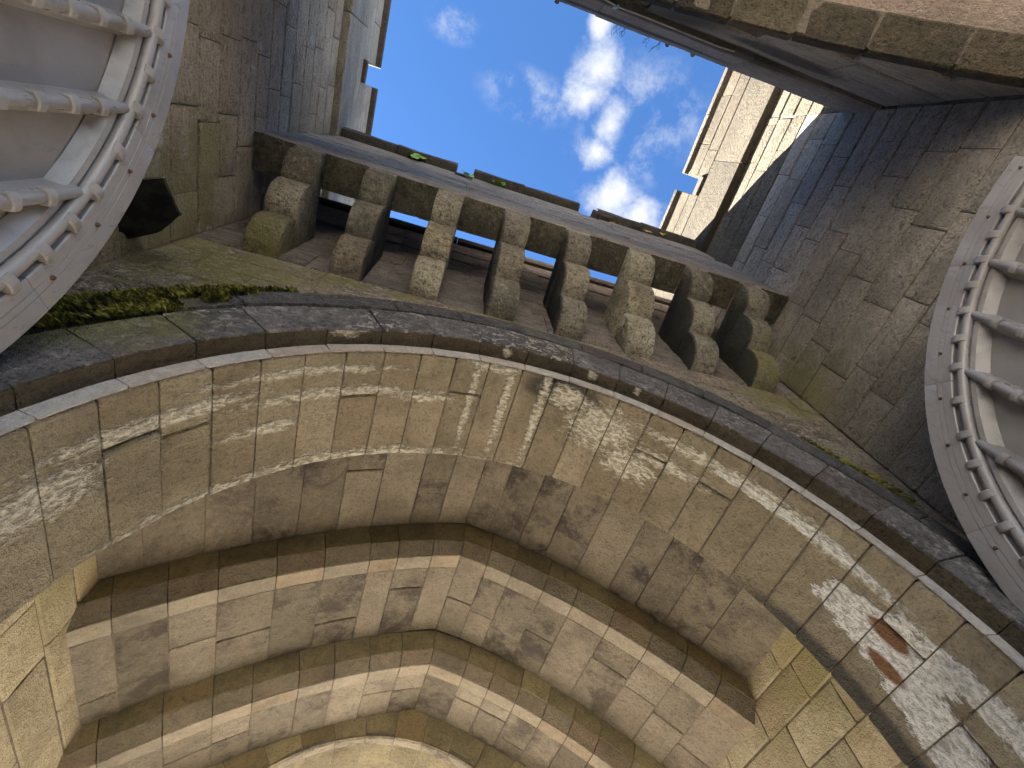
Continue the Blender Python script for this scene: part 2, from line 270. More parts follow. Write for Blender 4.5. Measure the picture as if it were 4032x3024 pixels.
M['slate_edge'] = plain('slate_edge', (0.22, 0.20, 0.13), 0.85)
M['moss'] = plain('moss', (0.20, 0.185, 0.035), 0.95, nscale=14, var=0.75)
M['leaf'] = plain('leaf_green', (0.20, 0.36, 0.045), 0.6, nscale=60, var=0.2)
M['leaf_y'] = plain('leaf_yellow', (0.45, 0.36, 0.06), 0.6, nscale=60, var=0.2)
M['stem'] = plain('dry_stem', (0.11, 0.085, 0.05), 0.9)
M['cable'] = plain('cable_grey', (0.48, 0.46, 0.43), 0.5, var=0.15)
M['blue'] = plain('plastic_blue', (0.35, 0.55, 0.70), 0.4, var=0.1)

# ------------------------------------------------------------------ building helpers
def thing(name, label, cat, loc=(0, 0, 0), group=None):
    o = bpy.data.objects.new(name, None); COL.objects.link(o); o.empty_display_size = 0.2
    o.location = loc; o['label'] = label; o['category'] = cat
    if group: o['group'] = group
    bpy.context.view_layer.update()
    return o

def link(name, me, mat, parent=None, smooth=None):
    if mat is not None: me.materials.append(mat)
    if smooth is not None:
        me.shade_smooth(); me.set_sharp_from_angle(angle=R(smooth))
    o = bpy.data.objects.new(name, me); COL.objects.link(o)
    if parent is not None:
        o.parent = parent
        off = parent.location.copy(); pp = parent.parent
        while pp is not None: off += pp.location; pp = pp.parent
        o.location = -off
    return o

def mesh(name, verts, faces, fix=True):
    me = bpy.data.meshes.new(name); me.from_pydata([tuple(v) for v in verts], [], faces)
    if fix:
        bm = bmesh.new(); bm.from_mesh(me); bmesh.ops.recalc_face_normals(bm, faces=bm.faces); bm.to_mesh(me); bm.free()
    me.update(); return me

def sweep(name, frame, u0, u1, poly, parent, mat, nseg=1, gap=0.0, e=0.006, ins=0.005, jit=0.0, smooth=30):
    """solid: a cross-section polygon carried along a frame from u0 to u1, both ends slightly rounded off"""
    L = (frame(u1)[0] + frame(u1)[1]*poly[0][0] + frame(u1)[2]*poly[0][1] - frame(u0)[0] - frame(u0)[1]*poly[0][0] - frame(u0)[2]*poly[0][1]).length
    k = (u1-u0)/max(L, 1e-6); a, b = u0+gap*k, u1-gap*k
    cp = sum(p for p, q in poly)/len(poly); cq = sum(q for p, q in poly)/len(poly)
    us = [a]+[a+e*k+(b-a-2*e*k)*i/nseg for i in range(nseg+1)]+[b]
    vs, fs, n = [], [], len(poly)
    for i, u in enumerate(us):
        o, P, Q = frame(u); end = i in (0, len(us)-1)
        for p, q in poly:
            if end:
                d = math.hypot(p-cp, q-cq) or 1; p, q = p-(p-cp)/d*ins, q-(q-cq)/d*ins
            j = rng.uniform(-jit, jit) if jit else 0
            vs.append(o+P*(p+j)+Q*(q+j))
    for i in range(len(us)-1):
        for j in range(n):
            fs.append((i*n+j, i*n+(j+1) % n, (i+1)*n+(j+1) % n, (i+1)*n+j))
    fs.append(tuple(range(n))); fs.append(tuple((len(us)-1)*n+j for j in range(n)))
    return link(name, mesh(name, vs, fs), mat, parent, smooth)

def rect(p0, p1, q0, q1, c=0.008, side='q1', bulge=0.0):
    """rectangle with the two corners of one side cut; that side may bulge a little"""
    if side == 'q1':
        pm = (p0+p1)/2+rng.uniform(-0.2, 0.2)*(p1-p0)
        return [(p0, q0), (p0, q1-c), (p0+c, q1), (pm, q1+bulge), (p1-c, q1), (p1, q1-c), (p1, q0)]
    if side == 'q0':
        pm = (p0+p1)/2+rng.uniform(-0.2, 0.2)*(p1-p0)
        return [(p0, q1), (p0, q0+c), (p0+c, q0), (pm, q0-bulge), (p1-c, q0), (p1, q0+c), (p1, q1)]
    if side == 'p0': return [(b, a) for a, b in rect(q0, q1, p0, p1, c, 'q0', bulge)]
    if side == 'p1': return [(b, a) for a, b in rect(q0, q1, p0, p1, c, 'q1', bulge)]

def prism(name, xs, zb, zt, y0, y1, parent, mat):
    """solid between two height curves over x, from y0 to y1"""
    vs, fs = [], []
    for x in xs: vs += [Vector((x, y0, zb(x))), Vector((x, y1, zb(x))), Vector((x, y1, zt(x))), Vector((x, y0, zt(x)))]
    for i in range(len(xs)-1):
        for j in range(4): fs.append((i*4+j, i*4+(j+1) % 4, i*4+4+(j+1) % 4, i*4+4+j))
    fs += [(0, 1, 2, 3), tuple(4*(len(xs)-1)+j for j in range(4))]
    return link(name, mesh(name, vs, fs), mat, parent)

def box(name, x0, x1, y0, y1, z0, z1, parent, mat): return prism(name, [x0, x1], lambda x: z0, lambda x: z1, y0, y1, parent, mat)

def lin(a, b, n): return [a+(b-a)*i/(n-1) for i in range(n)]

X = Vector((1, 0, 0)); Y = Vector((0, 1, 0)); Z = Vector((0, 0, 1))
XL, XR = -1.679, 2.928                     # court walls
PL, PR = -1.75, 3.05                       # passage walls
frameL = lambda u: (Vector((XL, u, 0)), Z, X)
frameR = lambda u: (Vector((XR, u, 0)), Z, -X)
framePL = lambda u: (Vector((PL, u, 0)), Z, X)
framePR = lambda u: (Vector((PR, u, 0)), Z, -X)

def courses(frame, zs, y0, y1, parent, mat, name='stone_block', lmin=0.35, lmax=0.8, thick=0.06, seed=1, proud=0.004, skip=None, gap=0.004, holes=None):
    r = random.Random(seed)
    for z0, z1 in zip(zs[:-1], zs[1:]):
        y = y0-r.uniform(0, 0.4)
        while y < y1-0.02:
            l = r.uniform(lmin, lmax)
            if y1-(y+l) < 0.16: l = y1-y
            a, b = max(y, y0), min(y+l, y1); y += l
            if b-a < 0.05: continue
            if skip and skip((a+b)/2, (z0+z1)/2): continue
            o = r.uniform(-proud, proud)
            g1, g2 = gap*r.uniform(0.5, 1.3), gap*r.uniform(0.5, 1.3)
            if r.random() < 0.10: g1 += 0.012
            sweep(name, frame, a, b, rect(z0+g1, z1-g2, -thick, o, 0.010*r.uniform(0.7, 1.6), 'q1', r.uniform(0, 0.006)), parent, mat, 1, gap=gap, e=0.009, ins=0.007, jit=0.0025)

# ------------------------------------------------------------------ ground
gr = link('ground', mesh('ground', [(-150, -150, -EYE), (150, -150, -EYE), (150, 150, -EYE), (-150, 150, -EYE)], [(0, 1, 2, 3)]), M['gravel'])
gr['kind'] = 'structure'; gr['label'] = 'pale gravel ground under the gateway'

# ------------------------------------------------------------------ side walls of the court with their battlements
ZC = [-1.6, -1.28, -0.99, -0.70, -0.42, -0.13, 0.16, 0.46, 0.77, 1.06, 1.36, 1.62, 1.90, 2.16, 2.39, 2.62, 2.84, 3.06, 3.35, 3.60, 3.86, 4.11, 4.33, 4.57, 4.80, 5.05, 5.27, 5.51, 5.76, 6.0]
def side_wall(side):
    L = side == 'L'
    fr = frameL if L else frameR
    x = XL if L else XR; s = 1 if L else -1
    t = thing('court_wall', 'tall brown stone court wall topped by shaded battlements, spotted with white droppings' if L else
              'tall grey stone court wall with sunlit pale battlements along its top', 'wall', (x, 0, -EYE), 'facing walls of the court')
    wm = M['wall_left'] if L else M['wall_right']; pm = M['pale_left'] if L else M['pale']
    xs = sorted((x-s*0.012, x-s*0.9))
    box('mortar_core', xs[0], xs[1], -1.13, 1.06, -EYE, 6.05, t, M['mortar'])
    xs = sorted((x-s*0.012, x-s*0.9))
    box('mortar_core', xs[0], xs[1], 1.06, 7.0, 4.9, 6.05, t, M['mortar'])
    box('mortar_core', xs[0], xs[1], -3.2, -1.13, 3.6, 6.05, t, M['mortar'])
    courses(fr, ZC[21:], -2.6, -1.10, t, wm if L else M['wall_sun_dimmed'], lmin=0.5, lmax=1.1, seed=15)
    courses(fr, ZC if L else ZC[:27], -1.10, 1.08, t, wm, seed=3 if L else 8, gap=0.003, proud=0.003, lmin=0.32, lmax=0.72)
    if not L: courses(fr, ZC[26:], -1.10, 1.08, t, M['wall_sun_dimmed'], seed=9, gap=0.002, proud=0.003)
    courses(fr, [5.05, 5.27, 5.51, 5.76, 6.0], 1.08, 6.9, t, wm, lmin=0.5, lmax=1.1, seed=5)
    # string course: projecting band 6.0 .. 6.73
    y = -4.0; r = random.Random(21 if L else 22)
    p = 0.078 if L else 0.084
    while y < 7:
        l = r.uniform(0.9, 1.5)
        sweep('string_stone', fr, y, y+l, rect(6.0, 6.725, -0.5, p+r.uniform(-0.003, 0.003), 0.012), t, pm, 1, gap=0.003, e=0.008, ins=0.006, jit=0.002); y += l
    xs = sorted((x-s*0.02, x-s*0.5)); box('mortar_core', xs[0], xs[1], -4, 7, 6.03, 6.72, t, M['mortar'])
    # merlons 6.73 .. 7.4 with coping 7.4 .. 7.56, crenel between y -.38 and -.155
    def merlon(y0, y1):
        for z0, z1 in ((6.733, 7.05), (7.05, 7.392)):
            y = y0
            while y < y1-0.01:
                l = r.uniform(0.45, 1.0)
                if y1-y-l < 0.25: l = y1-y
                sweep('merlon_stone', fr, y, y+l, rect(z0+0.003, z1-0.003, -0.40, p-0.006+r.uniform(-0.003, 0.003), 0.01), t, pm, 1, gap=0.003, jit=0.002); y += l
        y = y0-0.0
        while y < y1-0.01:
            l = r.uniform(0.7, 1.1)
            if y1-y-l < 0.4: l = y1-y
            sweep('coping_stone', fr, y, y+l, [(7.395, -0.44), (7.395, p+0.052), (7.44, p+0.06), (7.53, p+0.035), (7.60, -0.15), (7.53, -0.44)], t, M['coping'], 1, gap=0.002, jit=0.003); y += l
    merlon(-3.2, -0.385); merlon(-0.155, 1.45); merlon(1.70, 3.6); merlon(3.85, 6.9)
    for a, b in ((-0.385, -0.155), (1.45, 1.70), (3.60, 3.85)):
        sweep('coping_stone', fr, a, b, [(6.735, -0.44), (6.735, p+0.035), (6.78, p+0.045), (6.90, p+0.02), (6.96, -0.2), (6.90, -0.44)], t, M['coping'], 1, gap=-0.003, jit=0.002)
    return t
WL = side_wall('L'); WR = side_wall('R')

# ------------------------------------------------------------------ round gateway arch
CX, CZ = 0.56, 0.77
circ = lambda u: (Vector((CX, 0, CZ)), Vector((math.cos(R(u)), 0, math.sin(R(u)))), Y)
RS = 1.656
t = thing('round_gateway_arch', 'broad round stone arch with lime-streaked tan underside and dark moulded rim', 'arch', (CX, 1.3, -EYE))
GA = t
def under(r, zlow=-EYE): return lambda x: CZ+math.sqrt(max(r*r-(x-CX)**2, 0)) if abs(x-CX) < r else zlow
def cutxs(r, x0, x1, n=49): return sorted(set([x0, x1]+[CX-r*math.cos(math.pi*i/(n-1)) for i in range(n)]))
def arch_core(name, r, x0, x1, zt, y0, y1, parent, mat, z0=-EYE):
    xs = [CX-r*math.cos(math.pi*i/48) for i in range(49)]
    prism(name, xs, under(r, CZ), lambda x: zt, y0, y1, parent, mat)
    prism(name, [x0, CX-r], lambda x: z0, lambda x: zt, y0, y1, parent, mat)
    prism(name, [CX+r, x1], lambda x: z0, lambda x: zt, y0, y1, parent, mat)
arch_core('mortar_core', RS+0.012, PL, PR, 5.45, 1.092, 1.69, t, M['mortar_light'])
r_ = random.Random(5)
STEP = 6.6
# soffit voussoirs (r = 1.656, y 1.05 .. 1.70), continued straight down the jambs
k0 = 0
for k in range(0, 28):
    a0, a1 = k*STEP, min((k+1)*STEP, 180)
    if a1-a0 < 1: continue
    c = r_.random()
    ys = [1.05, 1.70] if c < 0.62 else [1.05, r_.choice([1.26, 1.30, 1.38, 1.44]), 1.70]
    for y0, y1 in zip(ys[:-1], ys[1:]):
        o = r_.uniform(-0.004, 0.004)
        sweep('voussoir', circ, a0, a1, rect(RS+o, RS+0.14, y0+0.0035, y1-0.0035, 0.009, 'p0', r_.uniform(0, 0.004)), t, M['arch_soffit'], 2, gap=0.0038, e=0.008, ins=0.006, jit=0.002)
for sx, fr in ((-1, lambda u: (Vector((CX-RS, u, 0)), Z, X)), (1, lambda u: (Vector((CX+RS, u, 0)), Z, -X))):
    zs = [-1.6, -1.2, -0.82, -0.42, -0.03, 0.37, 0.77]
    courses(fr, zs, 1.05, 1.70, t, M['arch_soffit'], name='jamb_stone', lmin=0.3, lmax=0.6, seed=31+sx)
# pale arris face and the archivolt: one stone carries rim, groove and underside
for k in range(-1, 21):
    a0, a1 = k*9.0+2.0, k*9.0+11.0
    a0, a1 = max(a0, 0), min(a1, 180)
    if a1-a0 < 1: continue
    sweep('arris_stone', circ, a0, a1, rect(RS+0.003, 1.76, 1.043, 1.0505, 0.002, 'q0'), t, M['arch_edge'], 3, gap=0.002, jit=0.0015)
    o = r_.uniform(-0.004, 0.004)
    # lower band of the archivolt (lichen face) and its underside, shade painted in brown, as separate stones
    sweep('hood_soffit_stone', circ, a0, a1, [(1.724, 0.970), (1.724, 1.07), (1.80, 1.07), (1.80, 0.985)], t, M['arch_under_shade'], 3, gap=0.002, jit=0.0015)
    sweep('archivolt_stone', circ, a0, a1, [(1.728, 0.962+o), (1.966, 0.957+o), (1.974, 0.966), (1.978, 1.07), (1.75, 1.07), (1.727, 0.969)], t, M['arch_face'], 3, gap=0.0025, jit=0.002)
for k in range(-1, 17):
    a0, a1 = max(k*11.0+4.0, 0), min(k*11.0+15.0, 180)
    if a1-a0 < 1: continue
    o = r_.uniform(-0.005, 0.005)
    sweep('label_stone', circ, a0, a1, [(1.992, 0.985+o), (1.999, 0.958+o), (2.16, 0.966+o), (2.235, 1.02), (2.25, 1.075), (1.99, 1.075)], t, M['arch_label'], 3, gap=0.0025, jit=0.003)
# straight legs of the archivolt
for sx in (-1, 1):
    x0 = CX+sx*1.725; x1 = CX+sx*2.2; lo, hi = sorted((x0, x1))
    z = -EYE
    for zz in (-0.9, -0.35, 0.2, 0.77):
        box('jamb_stone', lo, hi, 0.962, 1.08, z+0.003, zz-0.003, t, M['arch_face']); z = zz
# spandrel blocks around the label and wall behind the corbels
front = lambda u: (Vector((u, 1.08, 0)), Z, -Y)
ZS = [0.77, 1.06, 1.36, 1.62, 1.90, 2.16, 2.39, 2.62, 2.84, 3.06, 3.30, 3.62, 3.95, 4.3, 4.66, 5.0, 5.40]
rr = random.Random(44)
for z0, z1 in zip(ZS[:-1], ZS[1:]):
    x = XL+0.002-rr.uniform(0, 0.3)
    while x < XR-0.02:
        l = rr.uniform(0.4, 0.85)
        if XR-x-l < 0.15: l = XR-0.002-x
        a, b = max(x, XL+0.002), x+l; x += l
        rin = 2.14
        # keep blocks outside the label ring; trim those that would reach into it
        segs = []
        if z0-CZ >= rin: segs = [(a, b)]
        else:
            h = math.sqrt(rin*rin-(z0-CZ)**2) if z0 > CZ else rin
            if a < CX-h: segs.append((a, min(b, CX-h)))
            if b > CX+h: segs.append((max(a, CX+h), b))
        for a_, b_ in segs:
            if b_-a_ < 0.06: continue
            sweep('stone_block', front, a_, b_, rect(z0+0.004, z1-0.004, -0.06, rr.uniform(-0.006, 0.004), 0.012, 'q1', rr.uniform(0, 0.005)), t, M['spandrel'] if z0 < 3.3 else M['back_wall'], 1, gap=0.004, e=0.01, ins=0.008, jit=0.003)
# coping of the wall behind the corbels
x = XL+0.08; rr = random.Random(9)
while x < XR-0.1:
    l = min(rr.uniform(0.6, 1.0), XR-0.085-x)
    sweep('coping_stone', lambda u: (Vector((u, 0, 0)), Z, Y), x, x+l, [(5.40, 1.55), (5.40, 1.045), (5.44, 1.025), (5.555, 1.035), (5.62, 1.3), (5.55, 1.6)], t, M['coping'], 1, gap=0.002, jit=0.004); x += l

# ------------------------------------------------------------------ receding pointed arches of the passage
PX, LH = 0.65, 2.42
def drop(d): d = abs(d); return 0.217*d+0.111*d*d
def pointed(H):
    def fr(u):
        d = abs(u); s = (0.217+0.222*d)*0.75*min(d/0.35, 1)*(1 if u >= 0 else -1)
        return (Vector((PX+u, 0, H-drop(u))), Vector((-s, 0, -1)), Y)
    return fr
def joints(seed, w0=0.22, w1=0.33):
    r = random.Random(seed); out = []
    for sg in (-1, 1):
        u = 0.0
        while u < LH-0.01:
            l = r.uniform(w0, w1)
            if LH-u-l < 0.18: l = LH-u
            out.append((min(sg*u, sg*(u+l)), max(sg*u, sg*(u+l)))); u += l
    return out
xs_p = lin(PX-LH-0.02, PX, 25)+lin(PX, PX+LH+0.02, 25)[1:]
def vault_arch(name, label, H, ys, ye, seed, face=None, split=(0.45, 0.55)):
    """soffit from ys to ye at height H; face=(y, h, chamfer depth): the step down at the near edge of the next lower order"""
    t = thing(name, label, 'arch', (PX, ys, -EYE), 'receding pointed arches of the passage')
    prism('mortar_core', xs_p, lambda x: H-drop(x-PX)+0.024, lambda x: 5.3, ys+(face[1]+0.04 if face else 0), ye-0.002, t, M['mortar_light'])
    if face: prism('mortar_core', xs_p, lambda x: H-drop(x-PX)+face[2]+0.02, lambda x: 5.3, ys+0.02, ys+face[1]+0.038, t, M['mortar_light'])
    r = random.Random(seed); fr = pointed(H)
    y_s = ys
    if face:
        fh, cy, cz, fy = face        # face height, chamfer run in y / height, fillet width
        for a, b in joints(seed+1):
            sweep('face_stone', fr, a, b, rect(-(cz+fh), -cz-0.002, ys+r.uniform(-0.003, 0.003), ys+0.12, 0.006, 'q0'), t, M['vault_face'], 2, gap=0.003, e=0.006, ins=0.004, jit=0.002)
        for a, b in joints(seed+1):
            sweep('chamfer_stone', fr, a, b, [(-cz+0.001, ys+0.001), (-0.006, ys+cy-0.002), (-0.03, ys+cy+0.02), (-cz-0.001, ys+0.08)], t, M['vault_cham_shade'], 2, gap=0.003, e=0.006, ins=0.003, jit=0.0015)
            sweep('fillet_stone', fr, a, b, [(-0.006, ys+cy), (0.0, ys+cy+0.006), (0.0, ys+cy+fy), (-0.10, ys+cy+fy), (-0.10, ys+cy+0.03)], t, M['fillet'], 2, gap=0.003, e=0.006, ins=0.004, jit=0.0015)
        y_s = ys+cy+fy+0.002
    for a, b in joints(seed+(1 if face else 5)):
        if r.random() < 0.45: yy = [y_s, ye]
        else: yy = [y_s, y_s+(ye-y_s)*r.uniform(0.28, 0.72), ye]
        for y0, y1 in zip(yy[:-1], yy[1:]):
            sweep('voussoir', fr, a, b, rect(-0.12, r.uniform(-0.008, 0.0)-(0.004 if face else 0), y0+0.004, y1-0.004, 0.009, 'p1', 0.0), t, M['vault'] if face else M['vault_near'], 2, gap=0.0045, e=0.007, ins=0.005, jit=0.0018)
    return t
vault_arch('pointed_arch', 'widest pointed stone arch, directly behind the round gateway arch', 3.48, 1.70, 3.20, 60)
vault_arch('pointed_arch', 'middle pointed arch order with dark stepped edge and mottled blocks', 3.19, 3.20, 4.35, 70, face=(0.215, 0.10, 0.085, 0.15))
vault_arch('pointed_arch', 'farthest pointed arch order with dark stepped edge, above the small round arch', 2.907, 4.35, 5.23, 80, face=(0.195, 0.10, 0.088, 0.15))
# outer round arch closing the passage
OC, OZ, OR = 0.50, 0.90, 1.74
t = thing('outer_round_arch', 'small far round stone arch with pale rim at the end of the passage', 'arch', (OC, 5.3, -EYE))
ocirc = lambda u: (Vector((OC, 0, OZ)), Vector((math.cos(R(u)), 0, math.sin(R(u)))), Y)
xs_o = [OC-OR*math.cos(math.pi*i/40) for i in range(41)]
zo = lambda x: OZ+math.sqrt(max(OR*OR-(x-OC)**2, 0))
prism('mortar_core', xs_o, lambda x: zo(x)+0.012, lambda x: 5.3, 5.245, 6.4, t, M['mortar_light'])
prism('mortar_core', [PL-0.02, OC-OR], lambda x: -EYE, lambda x: 5.3, 5.245, 6.4, t, M['mortar_light'])
prism('mortar_core', [OC+OR, PR+0.02], lambda x: -EYE, lambda x: 5.3, 5.245, 6.4, t, M['mortar_light'])
ra = random.Random(3)
for k in range(0, 20):
    a0, a1 = k*9, k*9+9
    sweep('face_stone', ocirc, a0, a1, rect(OR+0.004, OR+0.5, 5.232+ra.uniform(-0.003, 0.003), 5.33, 0.006, 'q0'), t, M['vault_face'], 2, gap=0.003, jit=0.002)
    sweep('rim_stone', ocirc, a0, a1, [(OR+0.012, 5.228), (OR-0.002, 5.245), (OR-0.004, 5.34), (OR+0.08, 5.34), (OR+0.08, 5.24)], t, M['vault'], 2, gap=0.003, jit=0.001)
    sweep('voussoir', ocirc, a0, a1, rect(OR+0.01, OR+0.12, 5.345, 6.395, 0.007, 'p0'), t, M['arch_soffit_far'], 2, gap=0.003, jit=0.002)
# passage walls
for fr, x, s, lab in ((framePL, PL, 1, 'olive-stained stone wall inside the passage, dying into the arches at lower left'), (framePR, PR, -1, 'rust-stained stone wall inside the passage, dying into the arches at lower right')):
    t = thing('passage_wall', lab, 'wall', (x, 3.4, -EYE), 'walls of the vaulted passage')
    xs = sorted((x-s*0.012, x-s*0.5)); box('mortar_core', xs[0], xs[1], 1.691, 6.4, -EYE, 5.3, t, M['mortar_light'])
    courses(fr, ZC[:15]+[2.42], 1.695, 5.23, t, M['jamb'], lmin=0.45, lmax=0.8, seed=17 if s > 0 else 18)
for s in (-1, 1):
    pass

# ------------------------------------------------------------------ machicolated parapet on eight corbels
t = thing('machicolated_parapet', 'dark grey stone parapet carried on a row of eight lobed corbels', 'parapet', (0.62, 0.575, 4.108))
MP = t
par = lambda u: (Vector((u, 0.439, 0)), Z, -Y)
x0, x1 = XL+0.003, XR-0.003
box('mortar_core', x0, x1, 0.452, 0.70, 4.12, 5.45, t, M['mortar'])
rp = random.Random(12)
zs = [4.108, 4.56, 4.86, 5.2, 5.5]
for i, (z0, z1) in enumerate(zip(zs[:-1], zs[1:])):
    x = x0
    while x < x1-0.01:
        l = rp.uniform(0.5, 1.05)
        if x1-x-l < 0.3: l = x1-x
        thick = 0.272
        pr = rp.uniform(-0.005, 0.004)-(0.0 if i == 0 else 0.004)
        poly = [(z0+0.002, -thick), (z0+0.002, pr-0.012), (z0+0.014, pr), ((z0+z1)/2+rp.uniform(-.05, .05), pr+rp.uniform(0, 0.006)), (z1-0.012, pr-0.002), (z1-0.003, pr-0.014), (z1-0.003, -thick)]
        o = sweep('parapet_stone', par, x, x+l, poly, t, M['parapet'], 2, gap=0.003, e=0.01, ins=0.008, jit=0.004)
        x += l
# underside slabs between the corbels (rough dark stones)
CXS = [-1.265, -0.72, -0.18, 0.37, 0.895, 1.46, 1.995, 2.53]
edges = [x0]+sum([[c-0.106, c+0.106] for c in CXS], [])+[x1]
for i in range(0, len(edges), 2):
    a, b = edges[i], edges[i+1]
    vs, fs = [], []; nx, ny = 6, 4
    rq = random.Random(100+i)
    for iy in range(ny+1):
        for ix in range(nx+1):
            bd = ix in (0, nx) or iy in (0, ny)
            vs.append(Vector((a+(b-a)*ix/nx, 0.444+0.262*iy/ny, 4.1065-(0.0 if bd else rq.uniform(0.0, 0.018)))))
    for iy in range(ny):
        for ix in range(nx): k = iy*(nx+1)+ix; fs.append((k, k+1, k+nx+2, k+nx+1))
    n0 = len(vs)
    vs += [Vector((a, 0.444, 4.16)), Vector((b, 0.444, 4.16)), Vector((b, 0.706, 4.16)), Vector((a, 0.706, 4.16))]
    fs.append((n0, n0+1, n0+2, n0+3))
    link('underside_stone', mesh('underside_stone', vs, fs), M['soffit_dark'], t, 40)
# merlons and copings
def fmerlon(a, b, full_r=True):
    x = a
    while x < b-0.01:
        l = rp.uniform(0.6, 0.95)
        if b-x-l < 0.35: l = b-x
        sweep('merlon_stone', par, x, x+l, rect(5.503, 6.118, -0.27, -0.004+rp.uniform(-0.004, 0.004), 0.012, 'q1', 0.003), t, M['parapet'], 2, gap=0.003, jit=0.003)
        x += l
    x = a
    while x < b-0.01:
        l = rp.uniform(0.45, 0.8)
        if b-x-l < 0.3: l = b-x
        q = rp.uniform(-0.006, 0.006); e_ = rp.uniform(-0.012, 0.012)
        sweep('coping_stone', par, x, x+l, [(6.12, -0.30), (6.12, 0.05), (6.135, 0.082+q), (6.245+e_, 0.09+q), (6.285+e_, 0.06), (6.34, -0.12), (6.28, -0.30)], t, M['coping'], 3, gap=0.002, jit=0.007)
        x += l
fmerlon(XL+0.085, -0.27); fmerlon(-0.075, 1.25); fmerlon(1.475, XR-0.09)
sweep('coping_stone', par, -0.27, -0.075, [(5.93, -0.30), (5.93, 0.004), (5.95, 0.018), (6.04, 0.016), (6.08, -0.1), (6.04, -0.30)], t, M['coping'], 2, gap=-0.004, jit=0.006)
sweep('merlon_stone', par, -0.27, -0.075, rect(5.503, 5.925, -0.27, -0.006, 0.01), t, M['parapet'], 1, gap=-0.002)
sweep('merlon_stone', par, 1.25, 1.475, rect(5.503, 5.90, -0.27, -0.006, 0.01), t, M['parapet'], 1, gap=-0.002)
sweep('coping_stone', par, 1.25, 1.475, [(5.905, -0.30), (5.905, -0.02), (5.93, 0.0), (5.96, -0.01), (5.98, -0.1), (5.96, -0.30)], t, M['coping'], 3, gap=-0.004, jit=0.012)
sweep('coping_stone', par, 1.40, 1.62, [(5.96, -0.05), (5.96, 0.05), (5.985, 0.075), (6.06, 0.07), (6.10, -0.02)], t, M['coping'], 3, gap=0, jit=0.01)
# corbels: three rolled lobes each
NOT = [(0.452, 4.104), (0.66, 3.855), (0.865, 3.585), (1.045, 3.285)]
corb = lambda u: (Vector((u, 0, 0)), Y, Z)
rc = random.Random(77)
for ci, c in enumerate(CXS):
    cb = bpy.data.objects.new('corbel', None); COL.objects.link(cb); cb.parent = t; cb.empty_display_size = 0.1
    cb.location = Vector((c, 0.8, 3.285))-t.location
    hw = 0.107+rc.uniform(-0.006, 0.006); erode = 1.0 if ci in (2, 5) else 0.35
    for i in range(3):
        (ya, za), (yb, zb) = NOT[i], NOT[i+1]
        pts = [(ya, za)]
        dy, dz = yb-ya, zb-za; L = math.hypot(dy, dz); ny_, nz_ = dz/L, -dy/L     # outward: towards the viewer and down
        bl = 0.074*rc.uniform(0.9, 1.08)*(0.75 if erode > .9 else 1)
        for k in range(1, 8):
            f = k/8; w_ = math.sin(math.pi*f)**0.75
            pts.append((ya+dy*f+ny_*bl*w_, za+dz*f+nz_*bl*w_-0.02*w_))
        pts += [(yb, zb+0.002), (1.10, zb+0.002), (1.10, za-0.002)]
        if i == 0: pts[-1] = (1.10, za-0.06); pts.append((ya+0.1, za))
        dx = rc.uniform(-0.006, 0.006)
        sweep('lobe_stone', corb, c-hw+dx, c+hw+dx, pts, cb, M['corbel_pale'] if ci in (2, 5) else M['corbel'], 4, gap=0, e=0.013, ins=0.010, jit=0.0022*(1+2.0*erode), smooth=60)

# ------------------------------------------------------------------ rear wall behind the camera with its own arch
t = thing('rear_arch_wall', 'dark stained rear wall with pointed arch, grooved coping and pink vault behind', 'wall', (0.62, -1.3, -EYE))
RW = t
back = lambda u: (Vector((u, -1.115, 0)), Z, Y)
RH = 4.0; RX = 0.62
rdrop = lambda d: 0.25*abs(d)+0.115*d*d
xr = lin(XL+0.002, RX, 20)+lin(RX, XR-0.002, 20)[1:]
prism('mortar_core', xr, lambda x: RH-rdrop(x-RX)+0.012, lambda x: 4.62, -1.312, -1.135, t, M['mortar'])
box('mortar_core', XL-0.6, XL, -1.45, -1.135, -EYE, 4.7, t, M['mortar']); box('mortar_core', XR, XR+0.6, -1.45, -1.135, -EYE, 4.7, t, M['mortar'])
rb = random.Random(15)
# coping course 4.25 .. 4.73
x = XL+0.003
while x < XR-0.01:
    l = rb.uniform(0.7, 1.2)
    if XR-0.003-x-l < 0.35: l = XR-0.003-x
    o = rb.uniform(-0.003, 0.003)
    sweep('coping_stone', back, x, x+l, [(4.262, -0.35), (4.262, 0.02), (4.275, 0.026+o), (4.5, 0.03+o), (4.722, 0.026+o), (4.738, 0.012), (4.76, -0.35)], t, M['rear'], 3, gap=0.002, jit=0.004); x += l
# wall face between coping and arch
def rframe(u):
    d = u; s = (0.25+0.23*abs(d))*(1 if d >= 0 else -1)*min(abs(d)/0.35, 1)*0.7
    return (Vector((RX+u, 0, RH-rdrop(u))), Vector((-s, 0, -1)), Y)
for z0, z1 in ((3.95, 4.238), (3.66, 3.95), (3.36, 3.66), (3.06, 3.36), (2.76, 3.06), (2.46, 2.76), (2.16, 2.46)):
    x = XL+0.003
    while x < XR-0.01:
        l = rb.uniform(0.45, 0.8)
        if XR-0.003-x-l < 0.2: l = XR-0.003-x
        a, b = x, x+l; x += l
        lim = None
        for i in range(1, 60):
            d = i*0.04
            if RH-rdrop(d) < z0+0.0: lim = d; break
        if lim is None: lim = 0 if z0 > RH else 2.4
        for a_, b_ in (((a, min(b, RX-lim)), (max(a, RX+lim), b)) if z0 < RH+0.001 and lim > 0 else ((a, b),)):
            if b_-a_ > 0.06:
                sweep('stone_block', back, a_, b_, rect(z0+0.004, z1-0.004, -0.05, rb.uniform(-0.004, 0.003), 0.01), t, M['rear'], 1, gap=0.004, jit=0.003)
